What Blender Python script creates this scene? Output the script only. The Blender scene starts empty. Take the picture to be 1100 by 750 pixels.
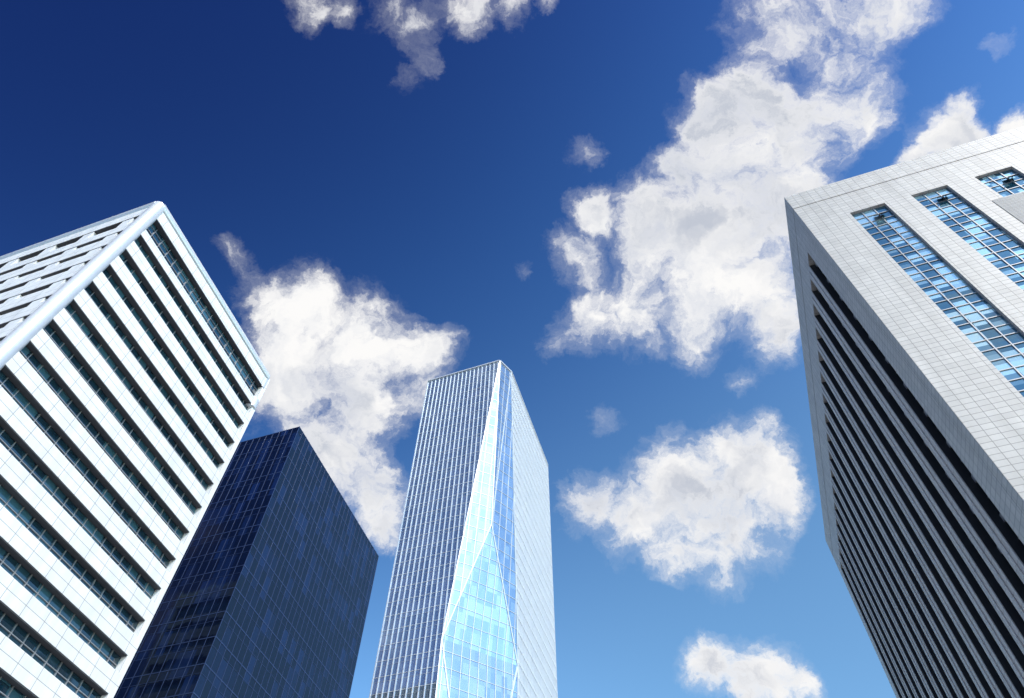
import bpy, math, random
from mathutils import Vector, Matrix
random.seed(4)
sc=bpy.context.scene
sc.view_settings.view_transform='Standard'
sc.view_settings.look='None'
sc.view_settings.exposure=0

# ------------------------------------------------ camera
p=math.radians(55.2)
R0=Vector((1,0,0));U0=Vector((0,-math.sin(p),math.cos(p)));F=Vector((0,math.cos(p),math.sin(p)))
Rr=(R0+0.0232*U0).normalized();Uu=(U0-0.0232*R0).normalized()
cam=bpy.data.cameras.new("camera");co=bpy.data.objects.new("camera",cam);sc.collection.objects.link(co)
M=Matrix((( Rr.x,Uu.x,-F.x,0),(Rr.y,Uu.y,-F.y,0),(Rr.z,Uu.z,-F.z,1.6),(0,0,0,1)))
co.matrix_world=M
cam.lens=24.38;cam.sensor_width=36;cam.clip_end=20000;cam.clip_start=0.1
sc.camera=co

# ------------------------------------------------ node helpers
class NT:
    def __init__(s,nt): s.nt=nt
    def n(s,t,**k):
        x=s.nt.nodes.new(t)
        for a,b in k.items(): setattr(x,a,b)
        return x
    def put(s,sock,v):
        if isinstance(v,bpy.types.NodeSocket): s.nt.links.new(v,sock)
        else: sock.default_value=v
    def m(s,op,*a,clamp=False):
        x=s.n('ShaderNodeMath',operation=op,use_clamp=clamp)
        for i,v in enumerate(a): s.put(x.inputs[i],v)
        return x.outputs[0]
    def v(s,op,*a,out=0):
        x=s.n('ShaderNodeVectorMath',operation=op)
        for i,v in enumerate(a):
            if op=='SCALE' and i==1: s.put(x.inputs['Scale'],v)
            else: s.put(x.inputs[i],v)
        return x.outputs[out]
    def mix(s,f,a,b,bt='MIX'):
        x=s.n('ShaderNodeMix',data_type='RGBA',blend_type=bt)
        s.put(x.inputs[0],f);s.put(x.inputs[6],a);s.put(x.inputs[7],b)
        return x.outputs[2]
    def noise(s,vec,scale,detail=4,rough=.5,out='Fac'):
        x=s.n('ShaderNodeTexNoise')
        s.put(x.inputs['Vector'],vec);x.inputs['Scale'].default_value=scale
        x.inputs['Detail'].default_value=detail;x.inputs['Roughness'].default_value=rough
        return x.outputs[out]
    def mr(s,v,a,b,c=0.,d=1.,smooth=False):
        x=s.n('ShaderNodeMapRange',interpolation_type='SMOOTHSTEP' if smooth else 'LINEAR')
        s.put(x.inputs[0],v)
        for i,t in enumerate((a,b,c,d)): x.inputs[i+1].default_value=t
        return x.outputs[0]

SUN_AZ=math.radians(148);SUN_EL=math.radians(45)
sund=Vector((math.sin(SUN_AZ)*math.cos(SUN_EL),math.cos(SUN_AZ)*math.cos(SUN_EL),math.sin(SUN_EL)))

# ------------------------------------------------ world
w=bpy.data.worlds.new("World");sc.world=w;w.use_nodes=True
nt=w.node_tree;nt.nodes.clear();N=NT(nt)
sky=N.n('ShaderNodeTexSky',sky_type='NISHITA');sky.sun_disc=False
sky.sun_elevation=SUN_EL;sky.sun_rotation=SUN_AZ
sky.altitude=50;sky.air_density=1.0;sky.dust_density=0.6;sky.ozone_density=3.0
tc=N.n('ShaderNodeTexCoord').outputs['Generated']
# Cumulus groups as directions in the sky dome.  Star-chart style gnomonic chart centred on
# altitude 55.2 deg due +Y: (east, down, radius) in 0.1 % of the chart radius, plus density.
CLOUDS=[(370,-484,51,1),(480,-497,56,1),(520,-537,54,1),(450,-423,58,1),(410,-369,51,1),(342,-389,48,.98),(295,-336,48,1),(376,-315,62,1.05),(480,-376,46,.95),(322,-248,67,1),(248,-248,43,.95),(188,-188,56,1),(389,-215,60,1),(268,-148,83,1.05),(121,-195,36,.9),(84,-130,40,.92),(101,-40,45,.93),(174,-60,54,1),(362,-87,64,1),(383,-34,40,.95),(268,-54,51,1),(188,-134,47,1),(330,-165,50,1),
(-322,-495,32,.70),(-270,-492,24,.6),(-195,-487,34,.76),(-150,-446,34,.76),(-142,-404,28,.70),(-80,-486,34,.72),(-13,-495,26,.68),(-160,-365,20,.58),(40,-500,18,.6),
(611,-336,40,1),(651,-322,28,.92),(564,-282,24,.85),(628,-369,27,.95),(678,-452,20,.56),(738,-353,22,.88),
(-356,-60,42,.9),(-295,-40,54,1),(-221,-13,56,1),(-148,13,46,.95),(-309,34,64,1),(-228,81,67,1),(-268,154,64,1),(-208,208,51,1),(-188,262,30,.9),(-141,67,40,.9),(-396,-128,26,.48),
(110,228,36,.92),(174,235,46,1),(255,208,70,1.08),(330,174,60,1.08),(369,114,30,.85),(289,262,58,1.08),(235,302,34,.92),(385,208,34,.95),(134,91,23,.62),(228,107,22,.46),(336,34,24,.5),
(322,447,34,.95),(380,452,42,1.05),(435,466,30,.95),(352,497,19,.85),(107,-289,24,.46),(-3,-114,16,.40)]
warp=N.v('SUBTRACT',N.noise(tc,5.0,8,.66,'Color'),(.5,.5,.5))
P=N.v('NORMALIZE',N.v('ADD',tc,N.v('SCALE',warp,0.15)))
acc=None
for x,y,r,amp in CLOUDS:
    c=(R0*x-U0*y+F*1000);L=c.length;c=c/L
    k=2/((r/L)*1.50)**2
    m=N.m('MULTIPLY_ADD',N.v('DOT_PRODUCT',P,tuple(c),out=1),k,amp-k)
    acc=m if acc is None else N.m('SMOOTH_MAX',acc,m,.40)
sep=N.n('ShaderNodeSeparateXYZ');nt.links.new(tc,sep.inputs[0])
back=N.mr(sep.outputs[1],.05,-.2,0,1)
far=N.m('MULTIPLY_ADD',N.noise(tc,2.2,2,.5),4.0,-2.2)  # unseen clouds behind the camera, added to enliven glass reflections
acc=N.m('MAXIMUM',acc,N.m('MULTIPLY_ADD',N.m('ADD',far,1.5),back,-1.5))
acc=N.m('MAXIMUM',acc,-1.5)
n1=N.noise(P,9.5,11,.67)
n2=N.noise(N.v('ADD',P,tuple(sund*.035)),9.5,5,.65)
dens=N.m('ADD',N.m('MINIMUM',acc,1.05),N.m('MULTIPLY_ADD',n1,3.0,-1.5))
core_=N.m('POWER',N.mr(dens,.20,1.05,0,1,True),1.1)
veil=N.m('MULTIPLY',N.mr(dens,-.1,.9,0,1,True),.30)
alpha=N.m('MAXIMUM',core_,veil)
lo=N.noise(P,7,4,.55)
thick=N.m('MULTIPLY',N.mr(dens,.7,1.25,0,1,True),N.mr(lo,.41,.63,0,1,True))
lit=N.m('MULTIPLY_ADD',N.m('SUBTRACT',n1,n2),2.0,.86,clamp=True)
ccol=N.mix(lit,(5.8,6.3,7.4,1),(9.8,9.7,9.6,1))
ccol=N.mix(N.m('MULTIPLY',thick,.78),ccol,(4.2,4.7,5.8,1))
ccol=N.mix(N.mr(dens,.2,.8,.8,0,True),ccol,(8.8,9.0,9.5,1))
skc=N.n('ShaderNodeGamma');nt.links.new(N.v('SCALE',sky.outputs[0],.13),skc.inputs[0]);skc.inputs[1].default_value=1.5
skc=N.v('MULTIPLY',skc.outputs[0],(13,15,17))
# clear sky is deeper high up and away from the sun, paler toward the horizon
yy=N.m('MAXIMUM',sep.outputs[1],N.m('MULTIPLY',sep.outputs[1],-.25))  # sky behind the camera is lifted so front glass reflects brighter
g=N.m('ADD',N.m('MULTIPLY',sep.outputs[0],.5),N.m('MULTIPLY',N.m('SUBTRACT',yy,sep.outputs[2]),.6))
rp=N.n('ShaderNodeValToRGB');N.put(rp.inputs[0],N.mr(g,-.8,.6))
cr=rp.color_ramp;cr.interpolation='B_SPLINE'
def st(i,pos,c):
    e=cr.elements[i] if i<2 else cr.elements.new(pos)
    e.position=pos;e.color=(c[0]/4,c[1]/4,c[2]/4,1)
st(0,0,(.17,.22,.44));st(1,1,(2.2,1.9,1.3))
st(2,.25,(.38,.54,.80));st(3,.5,(1.25,1.68,1.62));st(4,.74,(3.7,3.2,2.0))
skc=N.v('MULTIPLY',skc,N.v('SCALE',rp.outputs[0],4.0))
out=N.mix(alpha,skc,ccol)
bg=N.n('ShaderNodeBackground');nt.links.new(out,bg.inputs[0]);bg.inputs[1].default_value=0.1
wo=N.n('ShaderNodeOutputWorld');nt.links.new(bg.outputs[0],wo.inputs[0])

sl=bpy.data.lights.new("sun","SUN");sl.energy=4.0;sl.angle=math.radians(.53);sl.color=(1,.92,.83)
so=bpy.data.objects.new("sun",sl);sc.collection.objects.link(so)
so.rotation_euler=sund.to_track_quat('Z','Y').to_euler()

# ------------------------------------------------ materials
def newmat(name):
    m=bpy.data.materials.new(name);m.use_nodes=True
    nt=m.node_tree;b=nt.nodes['Principled BSDF']
    return m,NT(nt),b
def panelmat(name,c,pw,ph,metal=0.,rough=.5,joint=.35,mort=.03,var=.08,off=0.,zoff=0.,dlo=.82):
    m,N,b=newmat(name)
    uv=N.n('ShaderNodeTexCoord').outputs['UV']
    br=N.n('ShaderNodeTexBrick',offset=off,squash=1.0)
    N.put(br.inputs['Vector'],N.v('ADD',uv,(0,zoff,0)))
    br.inputs['Color1'].default_value=(*[x*(1-var) for x in c],1)
    br.inputs['Color2'].default_value=(*[min(1,x*(1+var)) for x in c],1)
    br.inputs['Mortar'].default_value=(*[x*joint for x in c],1)
    br.inputs['Scale'].default_value=1;br.inputs['Mortar Size'].default_value=mort/2
    br.inputs['Mortar Smooth'].default_value=.1
    br.inputs['Brick Width'].default_value=pw;br.inputs['Row Height'].default_value=ph
    geo=N.n('ShaderNodeNewGeometry').outputs['Position']
    st=N.v('MULTIPLY',geo,(1,1,.12))
    dirt=N.mr(N.noise(st,.9,5,.6),.3,.75,dlo,1.04)
    col=N.v('SCALE',br.outputs['Color'],dirt)
    N.put(b.inputs['Base Color'],col)
    b.inputs['Metallic'].default_value=metal
    b.inputs['Roughness'].default_value=rough
    bm=N.n('ShaderNodeBump',invert=True);bm.inputs['Strength'].default_value=.5;bm.inputs['Distance'].default_value=.03
    N.put(bm.inputs['Height'],br.outputs['Fac']);N.put(b.inputs['Normal'],bm.outputs[0])
    return m
def glassmat(name,c,c2,pw,ph,metal=.0,rough=.04,frac=.8,tilt=.02,ior=1.5,soft=.25):
    m,N,b=newmat(name)
    uv=N.n('ShaderNodeTexCoord').outputs['UV']
    cell=N.v('FLOOR',N.v('DIVIDE',uv,(pw,ph,1)))
    wn=N.n('ShaderNodeTexWhiteNoise',noise_dimensions='3D');N.put(wn.inputs['Vector'],cell)
    f=N.mr(wn.outputs['Value'],frac-soft,frac+soft,0,1)
    N.put(b.inputs['Base Color'],N.mix(f,(*c,1),(*c2,1)))
    b.inputs['Metallic'].default_value=metal;b.inputs['Roughness'].default_value=rough
    b.inputs['IOR'].default_value=ior
    g=N.n('ShaderNodeNewGeometry')
    pert=N.v('SCALE',N.v('SUBTRACT',wn.outputs['Color'],(.5,.5,.5)),tilt)
    wav=N.v('SCALE',N.v('SUBTRACT',N.noise(g.outputs['Position'],.35,2,.5,'Color'),(.5,.5,.5)),tilt*1.5)
    nn=N.v('NORMALIZE',N.v('ADD',N.v('ADD',g.outputs['Normal'],pert),wav))
    N.put(b.inputs['Normal'],nn)
    return m
def plain(name,c,rough=.5,metal=0.,var=.15,sc_=1.5):
    m,N,b=newmat(name)
    geo=N.n('ShaderNodeNewGeometry').outputs['Position']
    f=N.mr(N.noise(geo,sc_,4,.6),.3,.7,1-var,1+var)
    N.put(b.inputs['Base Color'],N.v('SCALE',tuple(c),f))
    b.inputs['Roughness'].default_value=rough;b.inputs['Metallic'].default_value=metal
    return m
PIT=.0459*84
m_white=panelmat("white_metal_panels",(.82,.81,.81),2.4,PIT,rough=.5,mort=.05,var=.025,joint=.4,zoff=-(1.6+.951*84-PIT/2)+PIT*30,dlo=.86)
m_roll=plain("white_coated_aluminium",(.76,.76,.77),.3,.35,.04)
m_lglass=glassmat("teal_ribbon_glass",(.010,.040,.065),(.05,.14,.19),1.5,2,ior=2.0,tilt=.02,frac=.65)
m_granite=panelmat("pale_granite_cladding",(.54,.50,.465),.9,.6,rough=.55,mort=.05,var=.07,joint=.45)
m_pier=panelmat("granite_piers",(.58,.53,.50),1.5,1.0,rough=.6,mort=.04,var=.06,joint=.5)
m_rglass=glassmat("blue_window_glass",(.04,.14,.21),(.46,.66,.72),1.27,1.32,metal=.45,ior=2.2,tilt=.03,frac=.5,soft=.12)
m_rglassd=glassmat("dark_window_glass",(.008,.01,.014),(.03,.035,.045),1.1,2,ior=1.5,tilt=.03)
m_dglass=glassmat("navy_curtain_glass",(.003,.006,.020),(.007,.018,.07),1.45,4,ior=1.5,tilt=.010,frac=.78)
m_dmull=plain("dark_mullion",(.04,.065,.15),.4,.3)
m_cglass=glassmat("sky_blue_curtain_glass",(.32,.43,.55),(.48,.58,.68),1.5,4,metal=.75,rough=.05,tilt=.009,frac=.5,soft=.45)
m_crib=plain("white_metal_rib",(.64,.66,.69),.35,.3,.05)
m_grey=plain("grey_metal",(.28,.29,.31),.5,.3)
m_dgrey=plain("soffit_shade_lining",(.05,.052,.058),.6)  # dark tone puts recess shade into the colour; the soffits themselves are white
m_black=plain("black_frame",(.02,.02,.022),.5)
m_roof=plain("roof_membrane",(.3,.3,.3),.9)
m_louv=panelmat("grey_louvre",(.30,.30,.30),4,.25,rough=.6,mort=.06,joint=.3)

# ------------------------------------------------ mesh builder
class Part:
    def __init__(s,name,mat,parent): s.name=name;s.mat=mat;s.parent=parent;s.V=[];s.Fc=[];s.UV=[]
    def quad(s,pts,uvs):
        i=len(s.V);s.V+= [tuple(q) for q in pts];s.Fc.append(tuple(range(i,i+len(pts))));s.UV+=list(uvs)
    def box(s,fr,s0,s1,z0,z1,d0,d1):
        o,d,n=fr
        def P(a,z,e): return (o[0]+d[0]*a+n[0]*e,o[1]+d[1]*a+n[1]*e,z)
        s.quad([P(s0,z0,d1),P(s1,z0,d1),P(s1,z1,d1),P(s0,z1,d1)],[(s0,z0),(s1,z0),(s1,z1),(s0,z1)])
        s.quad([P(s1,z0,d0),P(s0,z0,d0),P(s0,z1,d0),P(s1,z1,d0)],[(s1,z0),(s0,z0),(s0,z1),(s1,z1)])
        s.quad([P(s1,z0,d1),P(s1,z0,d0),P(s1,z1,d0),P(s1,z1,d1)],[(d1,z0),(d0,z0),(d0,z1),(d1,z1)])
        s.quad([P(s0,z0,d0),P(s0,z0,d1),P(s0,z1,d1),P(s0,z1,d0)],[(d0,z0),(d1,z0),(d1,z1),(d0,z1)])
        s.quad([P(s0,z1,d1),P(s1,z1,d1),P(s1,z1,d0),P(s0,z1,d0)],[(s0,d1),(s1,d1),(s1,d0),(s0,d0)])
        s.quad([P(s0,z0,d0),P(s1,z0,d0),P(s1,z0,d1),P(s0,z0,d1)],[(s0,d0),(s1,d0),(s1,d1),(s0,d1)])
    def beam(s,a,b,w,h,up):
        a=Vector(a);b=Vector(b);t=(b-a).normalized();up=Vector(up);x=t.cross(up).normalized();y=x.cross(t).normalized()
        c=[x*w/2-y*h/2,x*w/2+y*h/2,-x*w/2+y*h/2,-x*w/2-y*h/2]
        for i in range(4):
            j=(i+1)%4
            L=(b-a).length
            s.quad([a+c[i],a+c[j],b+c[j],b+c[i]],[(0,0),(w,0),(w,L),(0,L)])
        s.quad([a+c[k] for k in (3,2,1,0)],[(0,0)]*4);s.quad([b+c[k] for k in range(4)],[(0,0)]*4)
    def tube(s,a,b,r,seg=20):
        a=Vector(a);b=Vector(b);t=(b-a).normalized()
        x=t.orthogonal().normalized();y=t.cross(x)
        rg=[x*math.cos(k*2*math.pi/seg)*r+y*math.sin(k*2*math.pi/seg)*r for k in range(seg)]
        L=(b-a).length
        for k in range(seg):
            j=(k+1)%seg
            s.quad([a+rg[k],a+rg[j],b+rg[j],b+rg[k]],[(k*.1,0),(k*.1+.1,0),(k*.1+.1,L),(k*.1,L)])
        s.quad([a+q for q in reversed(rg)],[(0,0)]*seg);s.quad([b+q for q in rg],[(0,0)]*seg)
    def done(s):
        me=bpy.data.meshes.new(s.name);me.from_pydata(s.V,[],s.Fc);
        ul=me.uv_layers.new(name="UVMap")
        fl=[c for uv in s.UV for c in uv];ul.data.foreach_set("uv",fl)
        me.materials.append(s.mat);me.update()
        ob=bpy.data.objects.new(s.name,me);sc.collection.objects.link(ob)
        if s.parent: ob.parent=s.parent
        return ob
def empty(name):
    e=bpy.data.objects.new(name,None);sc.collection.objects.link(e);return e
def frame(a,b):
    d=Vector((b[0]-a[0],b[1]-a[1]));L=d.length;d/=L
    return ((a[0],a[1]),(d.x,d.y),(d.y,-d.x)),L
def ptf(fr,s_,z,e=0):
    o,d,n=fr
    return Vector((o[0]+d[0]*s_+n[0]*e,o[1]+d[1]*s_+n[1]*e,z))
def prism(part,pts,z0,z1):
    k=len(pts)
    for i in range(k):
        a=pts[i];b=pts[(i+1)%k];L=math.dist(a,b)
        part.quad([(a[0],a[1],z0),(b[0],b[1],z0),(b[0],b[1],z1),(a[0],a[1],z1)],[(0,z0),(L,z0),(L,z1),(0,z1)])
    part.quad([(q[0],q[1],z1) for q in pts],[(q[0],q[1]) for q in pts])
def inset(pts,e):
    k=len(pts);o=[]
    for i in range(k):
        a=Vector(pts[i-1]);b=Vector(pts[i]);c2=Vector(pts[(i+1)%k])
        d1=(a-b).normalized();d2=(c2-b).normalized()
        q=b+(d1+d2)*e/abs(d1.x*d2.y-d1.y*d2.x)
        o.append((q.x,q.y))
    return o

# ================================================= striped office building (left)
E=empty("striped_office_building")
FL,FR,BR,BLc=(-88.3,51.9),(-46.0,36.5),(-36.9,65.2),(-79.2,80.6)
H=84;Z0=1.6;ZT=Z0+H
core=Part("ribbon_windows",m_lglass,E);prism(core,inset([FL,FR,BR,BLc],.75),-.1,ZT-1.2);core.done()
wall=Part("white_spandrels",m_white,E);mul=Part("window_mullions",m_grey,E);sof=Part("recess_shade_linings",m_dgrey,E)
cent=[.951-.0459*k for k in range(21)]
for (a,b,kind) in ((FL,FR,'f'),(FR,BR,'s'),(BR,BLc,'b'),(BLc,FL,'b')):
    fr,L=frame(a,b)
    prev=ZT-.02
    e0=-.76
    for k,c in enumerate(cent):
        zc=Z0+c*H
        hh=1.60 if k==0 else .92
        if kind=='f': hh*=.72
        wall.box(fr,0.8,L-.8 if kind=='f' else L-.02,zc+hh,prev,e0,0)
        sof.box(fr,.82,L-.82,zc+hh-.12,zc+hh-.003,-.74,-.03)  # added dark lining stands in for shade under each white spandrel
        if kind!='b':
            st_=1.5;q=1.0
            while q<L-.5:
                mul.box(fr,q,q+.07,zc-hh,zc+hh-.13,-.80,-.62);q+=st_
            mul.box(fr,.8,L-.8,zc-hh*.15,zc-hh*.15+.07,-.8,-.64)
            if k==0:
                mul.box(fr,.8,L-.8,zc+hh*.45,zc+hh*.45+.07,-.8,-.64)
        if kind=='f':
            q=5.
            while q<L-2:
                wall.box(fr,q,q+1.6,zc-hh,zc+hh-.13,e0,-.05);q+=6
        prev=zc-hh
    wall.box(fr,.8,L-.02,-.1,prev,e0,0)
    wall.box(fr,-.02 if kind!='s' else .4,.8,-.1,ZT-.05,e0,-.02)
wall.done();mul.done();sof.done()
roll=Part("rounded_corner_trim",m_roll,E)
ci=inset([FL,FR,BR,BLc],.62)
roll.tube((ci[1][0],ci[1][1],-.1),(ci[1][0],ci[1][1],ZT+.2),.85,32)
roll.tube((ci[2][0],ci[2][1],ZT-2.6),(ci[2][0],ci[2][1],ZT+.2),.7,24)
roll.tube((ci[2][0],ci[2][1],ZT-7.2),(ci[2][0],ci[2][1],ZT-5.5),.85,24)
for i in range(4):
    a=ci[i];b=ci[(i+1)%4]
    roll.tube((a[0],a[1],ZT),(b[0],b[1],ZT),.9,24)
ro=roll.done()
for pl in ro.data.polygons: pl.use_smooth=len(pl.vertices)==4
rf=Part("roof_deck",m_roof,E);prism(rf,inset([FL,FR,BR,BLc],1.0),ZT-1.3,ZT-.9);rf.done()

# ================================================= dark glass office building
E=empty("dark_glass_office_building")
pts=[(-77.9,102.3),(-40.3,88.7),(-28.6,126.4),(-66.2,140.0)]
ZT=101.6
g=Part("curtain_glass",m_dglass,E);prism(g,pts,-.1,ZT);g.done()
mu=Part("mullion_grid",m_dmull,E)
for i in range(4):
    fr,L=frame(pts[i],pts[(i+1)%4])
    n=round(L/1.45)
    for k in range(n+1):
        q=k*L/n
        mu.box(fr,q-.035,q+.035,-.1,ZT+.1,-.02,.05 )
    z=ZT-.1
    while z>4:
        mu.box(fr,0,L,z-.07,z+.07,-.02,.04)
        mu.box(fr,0,L,z-1.35,z-1.30,-.02,.03)
        z-=4.0
mu.done()

# ================================================= tall tower
E=empty("faceted_glass_skyscraper")
C1=(-30.2,154.4);Vc=(-2.04,143.6);C4=(15.1,195.0);CB=(-13.06,205.8)
fl,Ll=frame(C1,Vc);fr_,Lr=frame(Vc,C4)
ZT=201.6;ZK=96.0
lt,lk=27.8,16.4
rt,rk=6.0,16.5
def lb(z): return lk if z<ZK else lk+(lt-lk)*(z-ZK)/(ZT-ZK)
def rb(z): return rk if z<ZK else rk+(rt-rk)*(z-ZK)/(ZT-ZK)
g=Part("curtain_glass",m_cglass,E)
def poly(fr,sz): g.quad([ptf(fr,s_,z) for s_,z in sz],sz)
poly(fl,[(0,-.1),(lk,-.1),(lk,ZK),(lt,ZT),(0,ZT)])
poly(fr_,[(rk,-.1),(Lr,-.1),(Lr,ZT),(rt,ZT),(rk,ZK)])
a0,a1=ptf(fl,lk,-.1),ptf(fr_,rk,-.1);b0,b1=ptf(fl,lk,ZK),ptf(fr_,rk,ZK);c0,c1=ptf(fl,lt,ZT),ptf(fr_,rt,ZT)
wd=(b1-b0).length
nrm=(b1-b0).cross(Vector((0,0,1))).normalized()
# folded facets: ridge points part-way up
md=b0.lerp(c0,.34).lerp(b1.lerp(c1,.34),.45)+nrm*1.3
md2=a0.lerp(a1,.5);md2.z=50;md2=md2+nrm*1.2
ex=(b1-b0).normalized()
tris=[(b0,b1,md),(b0,md,c0),(md,c1,c0),(b1,c1,md),(b0,md2,b1),(a0,md2,b0),(md2,a1,b1),(a0,a1,md2)]
for tr in tris: g.quad(tr,[((q-b0).dot(ex),q.z) for q in tr])
for a,b in ((C4,CB),(CB,C1)):
    f_,L_=frame(a,b);poly(f_,[(0,-.1),(L_,-.1),(L_,ZT),(0,ZT)])
g.quad([(C1[0],C1[1],ZT-.5),c0-Vector((0,0,.5)),c1-Vector((0,0,.5)),(C4[0],C4[1],ZT-.5),(CB[0],CB[1],ZT-.5)],[(0,0)]*5)
g.done()
rib=Part("vertical_ribs",m_crib,E);flr=Part("floor_bands",m_crib,E)
n=20
for k in range(n+1):
    s_=k*Ll/n
    if s_>lt: continue
    zb=-.1 if s_<=lk else ZK+(s_-lk)/(lt-lk)*(ZT-ZK)
    rib.box(fl,s_-.10,s_+.10,zb,ZT,-.05,.26)
n=44
for k in range(n+1):
    s_=k*Lr/n
    if s_<rt: continue
    zb=-.1 if s_>=rk else ZK+(rk-s_)/(rk-rt)*(ZT-ZK)
    rib.box(fr_,s_-.12,s_+.12,zb,ZT,-.05,.30)
rib.box(fl,0,lt,ZT,ZT+.5,-.4,.4);rib.box(fr_,rt,Lr,ZT,ZT+.5,-.4,.4)
rib.beam(c0+Vector((0,0,.25)),c1+Vector((0,0,.25)),.7,.5,(0,0,1))
z=ZT-.4
while z>5:
    flr.box(fl,0,lb(z),z-.07,z+.07,-.02,.07)
    flr.box(fl,0,lb(z),z-1.25,z-1.2,-.02,.05)
    flr.box(fr_,rb(z),Lr,z-.35,z+.35,-.02,.20)
    z-=4.0
def clip_line(tr,fix,val):
    pts_=[]
    for i in range(3):
        A_=tr[i];B_=tr[(i+1)%3];fa=fix(A_)-val;fb=fix(B_)-val
        if fa*fb<0: pts_.append(A_.lerp(B_,fa/(fa-fb)))
    return pts_ if len(pts_)==2 else None
for tr in tris:
    nn=(tr[1]-tr[0]).cross(tr[2]-tr[0]).normalized()
    if nn.dot(nrm)<0: nn=-nn
    z=ZT-.4
    while z>5:
        q=clip_line(tr,lambda v:v.z,z)
        if q and (q[1]-q[0]).length>.1: flr.beam(q[0]+nn*.04,q[1]+nn*.04,.10,.12,nn)
        z-=4.0
    k=.8
    while k<wd:
        q=clip_line(tr,lambda v:(v-b0).dot(ex),k)
        if q and (q[1]-q[0]).length>.3: flr.beam(q[0]+nn*.04,q[1]+nn*.04,.14,.16,nn)
        k+=wd/9
    for i in range(3):
        A_=tr[i];B_=tr[(i+1)%3]
        if abs(A_.z-B_.z)>.5: rib.beam(A_+nn*.08,B_+nn*.08,.26,.2,nn)
rib.done();flr.done()

# ================================================= right building
E=empty("granite_office_building")
P1=(34.2,33.9);P2=(57.5,98.9);FRR=(90.5,13.2);BRR=(113.8,78.2)
pts=[P1,FRR,BRR,P2];ZT=85.6;ZS=77.2
gr=Part("granite_cladding",m_granite,E);pi_=Part("granite_piers",m_pier,E)
gl=Part("blue_windows",m_rglass,E);gd=Part("dark_windows",m_rglassd,E)
mu=Part("window_frames",m_grey,E);aw=Part("open_awning_windows",m_black,E);blk=Part("shadow_gap",m_black,E)
lv=Part("louvre_panel",m_louv,E)
inn=inset(pts,1.3);prism(blk,inn,-.1,ZT-1.5)
f,L=frame(P1,FRR)
strips=[(4.9+6.72*k,8.75+6.72*k) for k in range(8)]
prev=0
for i,(a,b) in enumerate(strips):
    gr.box(f,prev,a,5,ZS-.0,-1.2,0);prev=b
    gl.box(f,a+.002,b-.002,5,ZS,-.9,-.38)
    for q in range(4):
        x=a+(b-a)*q/3
        mu.box(f,x-.05,x+.05,5,ZS,-.39,-.28)
    z=ZS-.05
    while z>5:
        mu.box(f,a,b,z-.05,z+.05,-.39,-.30);z-=1.32
    if i==2:
        lv.box(f,a-1.2,b+1.2,40,71.3,-.5,.04)
    cx=(a+b)/2+.6;zz=ZS-2.2
    if i<4:
        aw.beam(ptf(f,cx-.55,zz,0),ptf(f,cx+.55,zz,0),.06,1.1,(f[2][0],f[2][1],-1.6))
        aw.beam(ptf(f,cx,zz-.2,-.3),ptf(f,cx,zz-.5,.4),.06,.06,(0,0,1))
gr.box(f,prev,L,5,ZS,-1.2,0)
gr.box(f,0,L,ZS,81.9,-1.2,.0)
gr.box(f,0,L,82.05,ZT,-1.2,.0)
gr.box(f,0,L,-.1,5,-1.2,0)
f,L=frame(P2,P1)
prev=0
gr.box(f,0,L-1.21,ZS+.6,81.9,-1.2,0);gr.box(f,0,L-1.21,82.05,ZT,-1.2,0);gr.box(f,0,L-1.21,-.1,5,-1.2,0)
cs=[L-(5+3.8*k) for k in range(16,-1,-1)]
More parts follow.
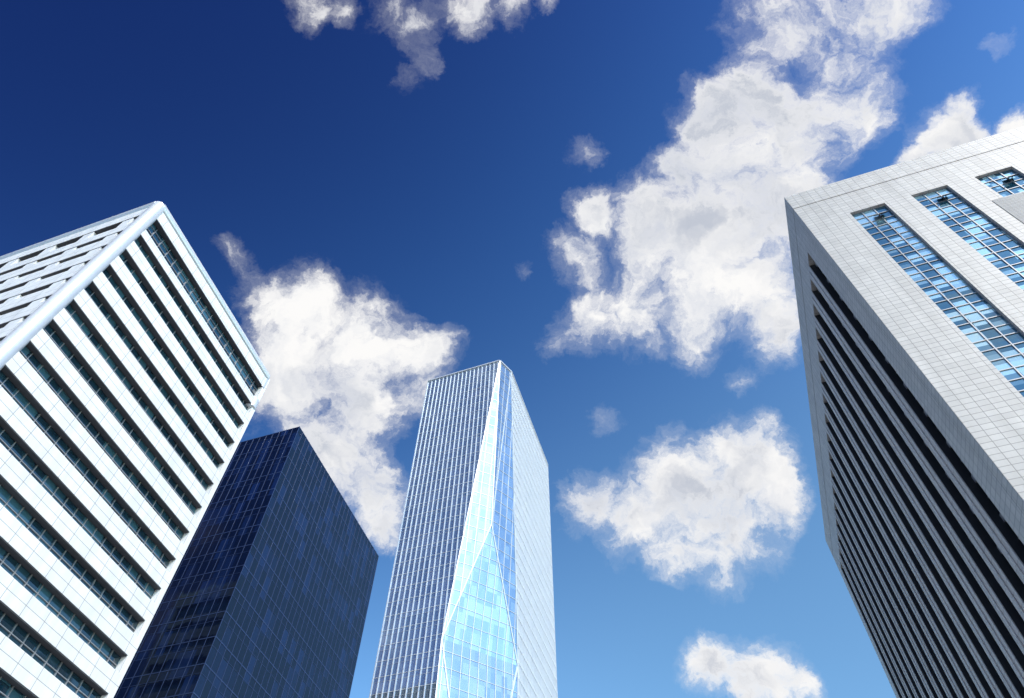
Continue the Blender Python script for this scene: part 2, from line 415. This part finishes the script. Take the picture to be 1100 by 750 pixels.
for i,c in enumerate(cs):
    a,b=c-1.02,c+1.02
    if i==0: gr.box(f,0,a,5,ZS+.6,-1.2,0)
    else:
        pi_.box(f,prev,a,5,ZS+.6,-1.2,0)
        pi_.box(f,(prev+a)/2-.12,(prev+a)/2+.12,5,ZS+.6,0,.10)
    gd.box(f,a+.002,b-.002,5,ZS+.6,-1.2,-.85)
    blk.box(f,a+.001,a+.06,5,ZS+.595,-.84,-.06);blk.box(f,b-.06,b-.001,5,ZS+.595,-.84,-.06)  # black linings added so the strip reveals read dark
    z=ZS+.4
    while z>5:
        mu.box(f,a+.07,b-.07,z-.55,z+.1,-.86,-.70);mu.box(f,a+.07,b-.07,z-2.2,z-2.12,-.86,-.78);z-=4.0
    mu.box(f,c-.05,c+.05,5,ZS,-.86,-.74)
    prev=b
gr.box(f,prev,L-1.21,5,ZS+.6,-1.2,0)
for i in (1,2):
    f,L=frame(pts[i],pts[(i+1)%4]);gr.box(f,.0 if i==2 else 1.25,L-1.25,-.1,ZT,-1.2,0)
for q in (gr,pi_,gl,gd,mu,aw,blk,lv): q.done()
rf=Part("roof_deck",m_roof,E);prism(rf,inset(pts,1.25),ZT-1.5,ZT-1.0);rf.done()

# ================================================= ground
m_as=plain("asphalt",(.05,.05,.052),.9,0,.2,3)
m_pv=panelmat("paving_slabs",(.30,.29,.28),.6,.6,rough=.8,mort=.01,var=.1)
m_pt=plain("road_paint",(.75,.75,.73),.7,0,.08,4)
def sheet(name,c,d,w_,l,z,mat,parent=None):
    s=Part(name,mat,parent);d=Vector(d).normalized();n=Vector((d.y,-d.x));c=Vector(c)
    q=[c-n*w_/2-d*l/2,c+n*w_/2-d*l/2,c+n*w_/2+d*l/2,c-n*w_/2+d*l/2]
    s.quad([(a.x,a.y,z) for a in q],[(-w_/2,-l/2),(w_/2,-l/2),(w_/2,l/2),(-w_/2,l/2)]);return s.done()
A=(.342,.94)
sheet("ground",(0,0),A,12000,12000,-.13,plain("ground_concrete",(.2,.2,.19),.9,0,.2,.3))
sheet("road",(-12,0),A,14,900,-.126,m_as)
mk=Part("road_markings",m_pt,None)
for k in range(-50,50):
    c=Vector((-12,0))+Vector(A)*k*8;fr=((c.x,c.y),A,(A[1],-A[0]))
    mk.quad([ptf(fr,0,-.122,-.07),ptf(fr,0,-.122,.07),ptf(fr,4,-.122,.07),ptf(fr,4,-.122,-.07)],[(0,0)]*4)
mk.done()
for nm,s0,s1 in (("pavement",7.0,110),("pavement",-110,-7.0)):
    pv=Part(nm,m_pv,None);fr=((-12,0),A,(A[1],-A[0]));pv.box(fr,-300,300,-.12,0,s0,s1);pv.done()
